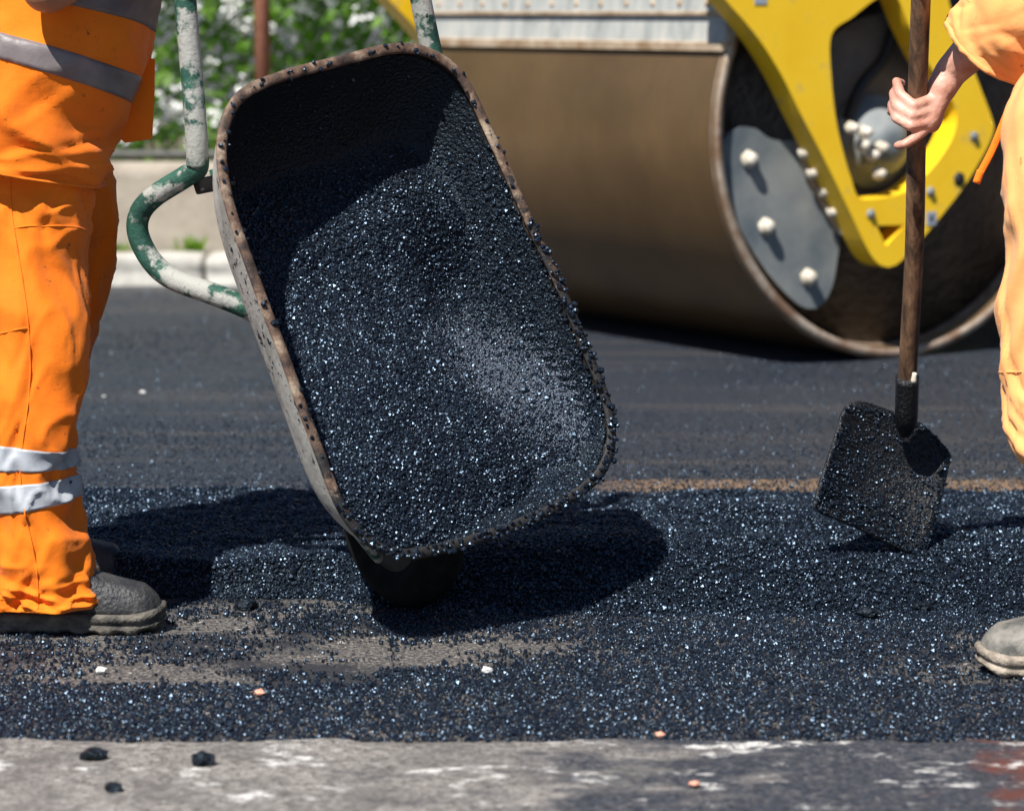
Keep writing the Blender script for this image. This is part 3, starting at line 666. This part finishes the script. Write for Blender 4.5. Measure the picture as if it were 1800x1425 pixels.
def boot(parent, heel, d, leather, sole, length=.30, wmax=.052):
    """heel = ground point under the heel end, d = toe direction"""
    d = Vector(d); d.z = 0; d.normalize(); sd = Vector((-d.y, d.x, 0)); heel = Vector(heel)
    xs = np.linspace(0, 1, 26)
    wd = np.interp(xs, [0, .03, .1, .3, .5, .7, .85, .94, .985, 1], [.02, .03, .037, .036, .043, .052, .05, .04, .026, .012]) * wmax / .052
    ht = np.interp(xs, [0, .04, .15, .36, .45, .6, .75, .88, .95, 1], [.09, .125, .14, .14, .122, .098, .086, .078, .062, .036])
    vs, fs = [], []; seg = 20
    for x, w_, h in zip(xs, wd, ht):
        for s in range(seg):
            a = math.pi * s / (seg - 1); ca, sa = math.cos(a), math.sin(a)
            y = w_ * math.copysign(abs(ca) ** .7, ca); z = .026 + (h - .026) * abs(sa) ** .75
            vs.append(heel + d * (x * length) + sd * y + AZ * (z + .0025 * vnoise(x * 3, s * .3, 2.5, 21)))
    n = len(xs)
    for i in range(n - 1):
        for s in range(seg): fs.append((i * seg + s, i * seg + (s + 1) % seg, (i + 1) * seg + (s + 1) % seg, (i + 1) * seg + s))
    fs += [tuple(range(seg))[::-1], tuple(range((n - 1) * seg, n * seg))]
    up_ = garment([heel + d * .085 + AZ * .1, heel + d * .08 + AZ * .17, heel + d * .075 + AZ * .25], [.058, .055, .06], [.042, .043, .048], d, 14, 24, .003, 3)
    b = obj('boot', *join((vs, fs), up_), leather, parent)
    sv, sf = [], []; prof = [(.0, .9), (.003, 1.0), (.012, 1.06), (.014, 1.0), (.021, 1.0), (.023, 1.08), (.031, 1.08), (.035, .98)]
    ol = [(x * length, w_ + .004) for x, w_ in zip(xs, wd)]; loop = [(x, y) for x, y in ol] + [(x, -y) for x, y in reversed(ol)]
    cx = length / 2; nl = len(loop)
    for j, (z, k_) in enumerate(prof):
        for q, (x, y) in enumerate(loop):
            kx = 1 + (k_ - 1) * .25; lug = .005 if (j < 2 and q % 4 < 2) else 0
            lift = .012 * max(0, (x / length - .82) / .18) ** 2
            sv.append(heel + d * (cx + (x - cx) * kx) + sd * y * k_ + AZ * (z + lug + lift))
    for j in range(len(prof) - 1):
        for q in range(nl): sf.append((j * nl + q, j * nl + (q + 1) % nl, (j + 1) * nl + (q + 1) % nl, (j + 1) * nl + q))
    sf += [tuple(range(nl))[::-1], tuple(range((len(prof) - 1) * nl, len(prof) * nl))]
    obj('sole', sv, sf, sole, b)
    return b

# --- worker on the left (faces right)

def qL(x, y, z): return Vector((.897 * x, 5.14 + (y - 6.32) * .87, .9 * z))
a1 = on_z(-2, 1108); a2 = on_z(-30, 1036); a2.z = 0
pl_ = empty('person', (-.82, 5.14, 0), 'worker in orange high visibility suit and dark boots holding the barrow handles', 'person', 'road workers')
H1 = a1 + Vector((.065, 0, 0)); H2 = a2 + Vector((.065, 0, 0))
pel = qL(-.93, 6.37, .95); che = qL(-.87, 6.42, 1.36); nk = qL(-.83, 6.44, 1.6); hd_ = qL(-.77, 6.44, 1.78)
gL = W(*HL[0]); gA = gL + (W(*HL[1]) - gL) * .15; gB = gL + (W(*HL[1]) - gL) * .95
shn = qL(-.8, 6.24, 1.5); eln = qL(-.83, 6.12, 1.175); shf = qL(-.78, 6.66, 1.5); elf = qL(-.64, 6.66, 1.22)
print('grips', gA[:], gB[:], eln[:])
def fist(g, axis, side):
    ch = []; ax = axis.normalized(); o1 = (side - ax * side.dot(ax)).normalized(); o2 = ax.cross(o1)
    for q in range(4):
        c = g + ax * (.03 - q * .021); ch.append([(c + (o1 * math.cos(t) + o2 * math.sin(t)) * .032, .0095 - .0006 * q) for t in (0, 1.0, 2.0, 3.0, 4.0)])
    ch.append([(g + o1 * .036 + ax * .03, .018), (g + o1 * .04 - ax * .03, .018)])
    ch.append([(g + o1 * .035 + ax * .03, .012), (g + ax * .052 - o2 * .025, .011), (g + ax * .05 - o2 * .03 - o1 * .03, .009)]); return ch
hax = W(*HL[0]) - W(*HL[1])
def torso(pel, che, nk, hd_, wv):
    return [[(pel, .11), ((pel + che) / 2, .11), (che, .12), (nk - Vector((0, 0, .07)), .075), (nk, .055), (hd_ - Vector((0, 0, .06)), .058)],
            [(che + wv * .14 + Vector((0, 0, .08)), .055), (che - wv * .14 + Vector((0, 0, .08)), .055)], [(hd_, .085), (hd_ + Vector((0, 0, .065)), .087)]]
def face(hd_, fw):
    s = AZ.cross(fw)
    return [[(hd_ + fw * .05 - AZ * .055, .045), (hd_ + fw * .068 - AZ * .08, .026)], [(hd_ + fw * .085 + AZ * .02, .012), (hd_ + fw * .108 - AZ * .012, .014)],
            [(hd_ + s * .085, .016), (hd_ + s * .09 + AZ * .03, .014)], [(hd_ - s * .085, .016), (hd_ - s * .09 + AZ * .03, .014)], [(hd_ + fw * .08 - AZ * .05 + s * .02, .01), (hd_ + fw * .08 - AZ * .05 - s * .02, .01)]]
FR = Vector((1, 0, 0))
ch = torso(pel, che, nk, hd_, Vector((0, 1, 0))) + face(hd_, FR)
ch += [[(shn, .055), (eln, .043), (gA + (eln - gA).normalized() * .07, .029), (gA + (eln - gA).normalized() * .03, .027)], [(shf, .055), (elf, .043), (gB + (elf - gB).normalized() * .07, .029), (gB + (elf - gB).normalized() * .03, .027)]]
ch += fist(gA, hax, (eln - gA)) + fist(gB, hax, (elf - gB))
ch += [[(pel + Vector((0, -.08, -.05)), .08), (H1 + Vector((.0, 0, .45)), .055), (H1 + Vector((0, 0, .11)), .042)], [(pel + Vector((0, .08, -.05)), .08), (H2 + Vector((.03, 0, .45)), .055), (H2 + Vector((0, 0, .11)), .042)]]
body(ch, M['skin2'], pl_, .007)
hr = capsules([[(hd_ - FR * .02 + AZ * .03, .095), (hd_ - FR * .02 + AZ * .055, .095)]]); obj('hair', *hr, M['hair'], pl_)
kn1 = H1 + Vector((-.005, .01, .45)); kn2 = H2 + Vector((.05, -.01, .45))
seg = 96
L1 = garment([H1 + Vector((-.0, 0, .045)), H1 + Vector((-.0, 0, .12)), H1 + Vector((-.022, 0, .27)), kn1, pel + Vector((.005, -.09, -.2)), pel + Vector((.0, -.07, -.04))], [.108, .1, .082, .1, .14, .148], [.09, .084, .08, .09, .11, .12], FR, 190, seg, .011, 2, folds=((.05, .06, 1.3), (.4, .09, .8)))
L2 = garment([H2 + Vector((0, 0, .05)), H2 + Vector((0, 0, .13)), H2 + Vector((0, 0, .27)), kn2, pel + Vector((.03, .09, -.2)), pel + Vector((.0, .07, -.04))], [.095, .095, .08, .095, .135, .14], [.085, .084, .08, .09, .11, .12], FR, 110, seg, .011, 5, folds=((.05, .07, 1.3), (.42, .09, .9)))
tr = obj('trousers', *join(L1, L2), M['orange'], pl_)
def zband(G, n, z0, z1, name, mat, par):
    zs = [sum((p.z for p in G[0][i * seg:(i + 1) * seg])) / seg for i in range(n)]; idx = [i for i, z in enumerate(zs) if z0 <= z <= z1]
    return obj(name, *ringband(G[0], seg, idx[0], idx[-1], .002), mat, par)
for z0, z1 in ((.272, .32), (.209, .257)):
    zband(L1, 190, z0, z1, 'reflective_band', M['band'], tr); zband(L2, 110, z0, z1, 'reflective_band', M['band'], tr)
def seamline(G, n, col, i0, i1, r=.0014):
    return tube([G[0][i * seg + col] + (G[0][i * seg + col] - sum(G[0][i * seg:(i + 1) * seg], Vector()) / seg).normalized() * .0006 for i in range(i0, i1, 3)], r, (i1 - i0), 6)
near = max(range(seg), key=lambda s: -L1[0][60 * seg + s].y)
obj('side_seam', *seamline(L1, 190, near, 4, 180), M['orange'], tr)
def ringseam(G, i, cols, r=.0015): return tube([G[0][i * seg + (c_ % seg)] for c_ in cols], r, 60, 6)
obj('pocket_seam', *ringseam(L1, 148, list(range(near, near + 22, 2))), M['orange'], tr)
obj('pocket_seam', *ringseam(L1, 120, list(range(near - 22, near + 1, 2))), M['orange'], tr)
J = garment([pel + Vector((-.02, 0, -.09)), pel + Vector((.0, 0, .0)), (pel + che) / 2 + Vector((.02, 0, 0)), che, che + Vector((.03, 0, .12)), nk + Vector((0, 0, -.02))], [.185, .195, .215, .21, .16, .08], [.245, .225, .2, .195, .175, .085], FR, 150, seg, .012, 9, folds=((.1, .15, .6),))
ja = obj('jacket', *J, M['orange'], pl_)
zband(J, 150, .915, .963, 'reflective_band', M['band_d'], ja); zband(J, 150, 1.02, 1.07, 'reflective_band', M['band_d'], ja)
obj('hem', *ringband(J[0], seg, 0, 2, .003), M['orange'], ja)
FV = [at(x, y, 5.17) for x, y in ((215, 96), (272, 104), (271, 170), (267, 244), (219, 251), (190, 225))]
bobj('front_flap', plate([FV], -FWD, .006), M['orange'], ja)
for sname, a_, b_ in (('n', shn, eln), ('f', shf, elf)):
    obj('sleeve', *garment([a_ + Vector((0, 0, .03)), a_ * .6 + b_ * .4, a_ * .25 + b_ * .75], [.09, .085, .08], [.09, .085, .08], FR, 40, seg, .008, 4), M['orange'], ja)
boot(pl_, a1, (1, .03, 0), M['boot'], M['sole'], .275, .049); boot(pl_, a2, (1, .1, 0), M['boot'], M['sole'], .265, .047)

# --- worker on the right (faces left, holds the shovel)
FL_ = Vector((-1, 0, 0))
def qR(x, y, z): return Vector((.89 * x, 4.92 + (y - 6.14) * .87, .9 * z))
b1 = on_z(1718, 1182); pr = empty('person', (.98, 4.9, 0), 'worker in faded orange suit and dusty boots gripping the shovel', 'person', 'road workers')
B1 = b1 + Vector((.28, 0, 0)); B2 = Vector((1.24, 5.2, 0))
pel = qR(1.13, 6.14, .98); che = qR(1.19, 6.14, 1.4); nk = qR(1.15, 6.14, 1.62); hd_ = qR(1.10, 6.14, 1.8)
hax = (hp - so_t).normalized()
wr_ = at(1672, 126, ZH); eln = at(1842, -46, ZH - .16); shn = qR(1.2, 5.95, 1.5); shf = qR(1.18, 6.35, 1.5)
g2 = hp + hax * .3; elf = qR(1.1, 6.5, 1.26)
print('right arm', (eln - wr_).length, (shn - eln).length, hp[:])
ch = torso(pel, che, nk, hd_, Vector((0, 1, 0))) + face(hd_, FL_)
def hpnt(px, py, dz): return at(px, py, ZH + dz)
ch += [[(eln, .046), (eln * .5 + wr_ * .5, .041), (wr_, .0285), (hpnt(1652, 160, -.005), .026)]]
ch += [[(hpnt(1655, 155, -.004), .024), (hpnt(1642, 188, -.008), .021), (hpnt(1630, 215, -.01), .019)], [(hpnt(1648, 165, .012), .021), (hpnt(1636, 215, .012), .019)]]
fing = [((1634, 176), (1606, 186), (1583, 166), (1576, 144)), ((1636, 196), (1603, 203), (1577, 188), (1570, 164)), ((1632, 214), (1600, 222), (1575, 208), (1567, 184)), ((1624, 230), (1603, 246), (1590, 254), (1578, 256))]
for q, fg in enumerate(fing):
    rr_ = (.0102, .0102, .0098, .0094)[q]
    dz = (-.018, -.033, -.018, .004) if q < 3 else (-.015, -.028, -.028, -.018)
    ch.append([(hpnt(x, y, z_), rr_ * (1 - .06 * j)) for j, ((x, y), z_) in enumerate(zip(fg, dz))] + ([(hpnt(fg[3][0] + 10, fg[3][1] + 2, .02), rr_ * .62)] if q < 3 else []))
ch.append([(hpnt(1645, 165, .018), .013), (hpnt(1610, 172, .033), .011), (hpnt(1574, 186, .024), .0098), (hpnt(1566, 196, .011), .0085)])
ch += [[(shf, .055), (elf, .043), (g2 + (elf - g2).normalized() * .06, .029), (g2 + (elf - g2).normalized() * .03, .027)], [(shn, .055), (eln, .046)]] + fist(g2, hax, elf - g2)
k1 = qR(.972, 6.02, .5); k2 = qR(1.04, 6.4, .54)
ch += [[(pel + Vector((-.06, -.07, -.05)), .07), (k1, .052), (B1 + Vector((-.09, 0, .11)), .04)], [(pel + Vector((-.05, .07, -.05)), .07), (k2, .052), (B2 + Vector((-.08, 0, .11)), .04)]]
body(ch, M['skin'], pr, .0034, 3)
obj('hair', *capsules([[(hd_ - FL_ * .02 + AZ * .03, .095), (hd_ - FL_ * .02 + AZ * .055, .095)]]), M['hair'], pr)
n1, n2 = B1 + Vector((-.07, 0, 0)), B2 + Vector((-.07, 0, 0))
R1 = garment([n1 + Vector((.035, 0, .05)), n1 + Vector((.035, 0, .14)), n1 + Vector((-.03, .01, .29)), k1 + Vector((.0, 0, -.03)), qR(.985, 6.03, .72), qR(1.0, 6.06, .9), qR(1.07, 6.08, 1.02)], [.1, .098, .09, .1, .108, .125, .135], [.085, .084, .085, .092, .105, .115, .12], FL_, 160, seg, .011, 12, folds=((.05, .08, 1.2), (.5, .1, .9)))
R2 = garment([n2 + Vector((0, 0, .05)), n2 + Vector((0, 0, .14)), n2 + Vector((-.05, -.0, .29)), k2, qR(1.08, 6.36, .76), qR(1.12, 6.28, .97)], [.1, .098, .085, .1, .115, .14], [.085, .084, .085, .092, .11, .12], FL_, 110, seg, .011, 15, folds=((.05, .08, 1.3), (.5, .1, 1.0)))
tr = obj('trousers', *join(R1, R2), M['orange2'], pr)
for z0, z1 in ((.262, .31), (.199, .247)): zband(R1, 160, z0, z1, 'reflective_band', M['band'], tr); zband(R2, 110, z0, z1, 'reflective_band', M['band'], tr)
obj('knee_seam', *ringseam(R1, 84, list(range(0, 96, 3))), M['orange2'], tr)
J = garment([pel + Vector((.06, 0, .0)), pel + Vector((.06, 0, .06)), (pel + che) / 2 + Vector((.04, 0, 0)), che, che + Vector((-.02, 0, .12)), nk + Vector((0, 0, -.02))], [.155, .16, .165, .165, .14, .08], [.22, .22, .215, .225, .19, .085], FL_, 110, seg, .010, 19)
ja = obj('jacket', *J, M['orange2'], pr)
zband(J, 110, 1.06, 1.11, 'reflective_band', M['band'], ja)
cu = at(1738, 88, ZH - .07); SLV = garment([shn + Vector((.0, .0, .03)), shn * .5 + eln * .5, eln + Vector((.01, .0, .0)), eln * .5 + cu * .5, cu], [.1, .1, .105, .1, .096], [.1, .1, .1, .095, .09], Vector((0, 1, 0)), 80, seg, .007, 23, caps=False)
sv = obj('sleeve', *SLV, M['orange2'], ja, True, 0, .004)
obj('cuff_hem', *ringband(SLV[0], seg, 77, 79, .003), M['orange2'], sv)
obj('reflective_band', *ringband(SLV[0], seg, 44, 51, .003), M['band'], sv)
obj('sleeve', *garment([shf + Vector((0, 0, .03)), shf * .5 + elf * .5, elf, elf * .6 + g2 * .4], [.1, .1, .1, .085], [.1, .1, .1, .085], FL_, 50, seg, .008, 27), M['orange2'], ja)
obj('hanging_strap', *tube([at(1792, 150, 5.08), at(1768, 205, 5.08), at(1745, 262, 5.08), at(1722, 306, 5.08)], .006, 20, 8, ell=(FWD, .3)), M['orange'], ja)
obj('strap_toggle', *tube([at(1724, 300, 5.08), at(1716, 322, 5.08)], .0065, 6, 8), M['orange'], ja)
boot(pr, B1, FL_, M['boot2'], M['sole2'], .28, .05); boot(pr, B2, (-1, .1, 0), M['boot2'], M['sole2'], .28, .05)

# ------------------------------------------------------------------ loose stones and clumps
def stone(name, px, py, r, mat, label, cat, z=0.0, group=None, flat=.7):
    p = on_z(px, py, z); bm = bmesh.new(); bmesh.ops.create_icosphere(bm, subdivisions=2, radius=1)
    sd_ = random.random() * 50
    for q in bm.verts:
        k_ = 1 + .45 * noise.noise(q.co * 1.3 + Vector((sd_, 0, 0))) + .2 * noise.noise(q.co * 3 + Vector((0, sd_, 0)))
        q.co = Vector((p.x + q.co.x * r * k_ * 1.15, p.y + q.co.y * r * k_, z + r * flat * .8 + q.co.z * r * k_ * flat))
    return tag(bobj(name, bm, mat, None, False), label, cat, group)
stone('pebble', 251, 692, .007, M['pebw'], 'white pebble on the rolled asphalt beside the orange leg', 'pebble', .046)
stone('pebble', 183, 698, .004, M['pebw'], 'tiny white pebble on rolled asphalt nearest the orange leg', 'pebble', .046)
stone('pebble', 855, 1182, .0075, M['pebw'], 'white pebble on the crumbs below the wheelbarrow wheel', 'pebble', .004)
stone('pebble', 456, 1221, .0075, M['pebo'], 'pink pebble in the dark crumbs right of the dark boot', 'pebble', .004)
stone('pebble', 1161, 1294, .006, M['pebo'], 'small pink pebble at the edge of the pale strip', 'pebble', .004)
stone('pebble', 1221, 1381, .006, M['pebo'], 'pink pebble lying on the pale strip in the foreground', 'pebble', .008)
stone('pebble', 178, 1183, .008, M['pebw'], 'white stone chip on the old road below the dark boot', 'pebble', .001)
stone('asphalt_clump', 433, 1071, .017, M['grain_base'], 'asphalt clump lying on the old road right of the dark boot', 'clump', 0)
stone('asphalt_clump', 166, 1336, .015, M['grain_base'], 'leftmost black asphalt clump on the pale strip', 'clump', .006)
stone('asphalt_clump', 355, 1344, .015, M['grain_base'], 'middle black asphalt clump on the pale strip', 'clump', .006)
stone('asphalt_clump', 200, 1392, .011, M['grain_base'], 'lowest small asphalt clump on the pale strip', 'clump', .006)
stone('asphalt_clump', 1525, 1082, .018, M['grain_base'], 'largest dark asphalt clump in front of the shovel', 'clump', .006, flat=.5)
stone('asphalt_clump', 1620, 1070, .014, M['grain_base'], 'dark asphalt clump just left of the dusty boot toe', 'clump', .006, flat=.5)
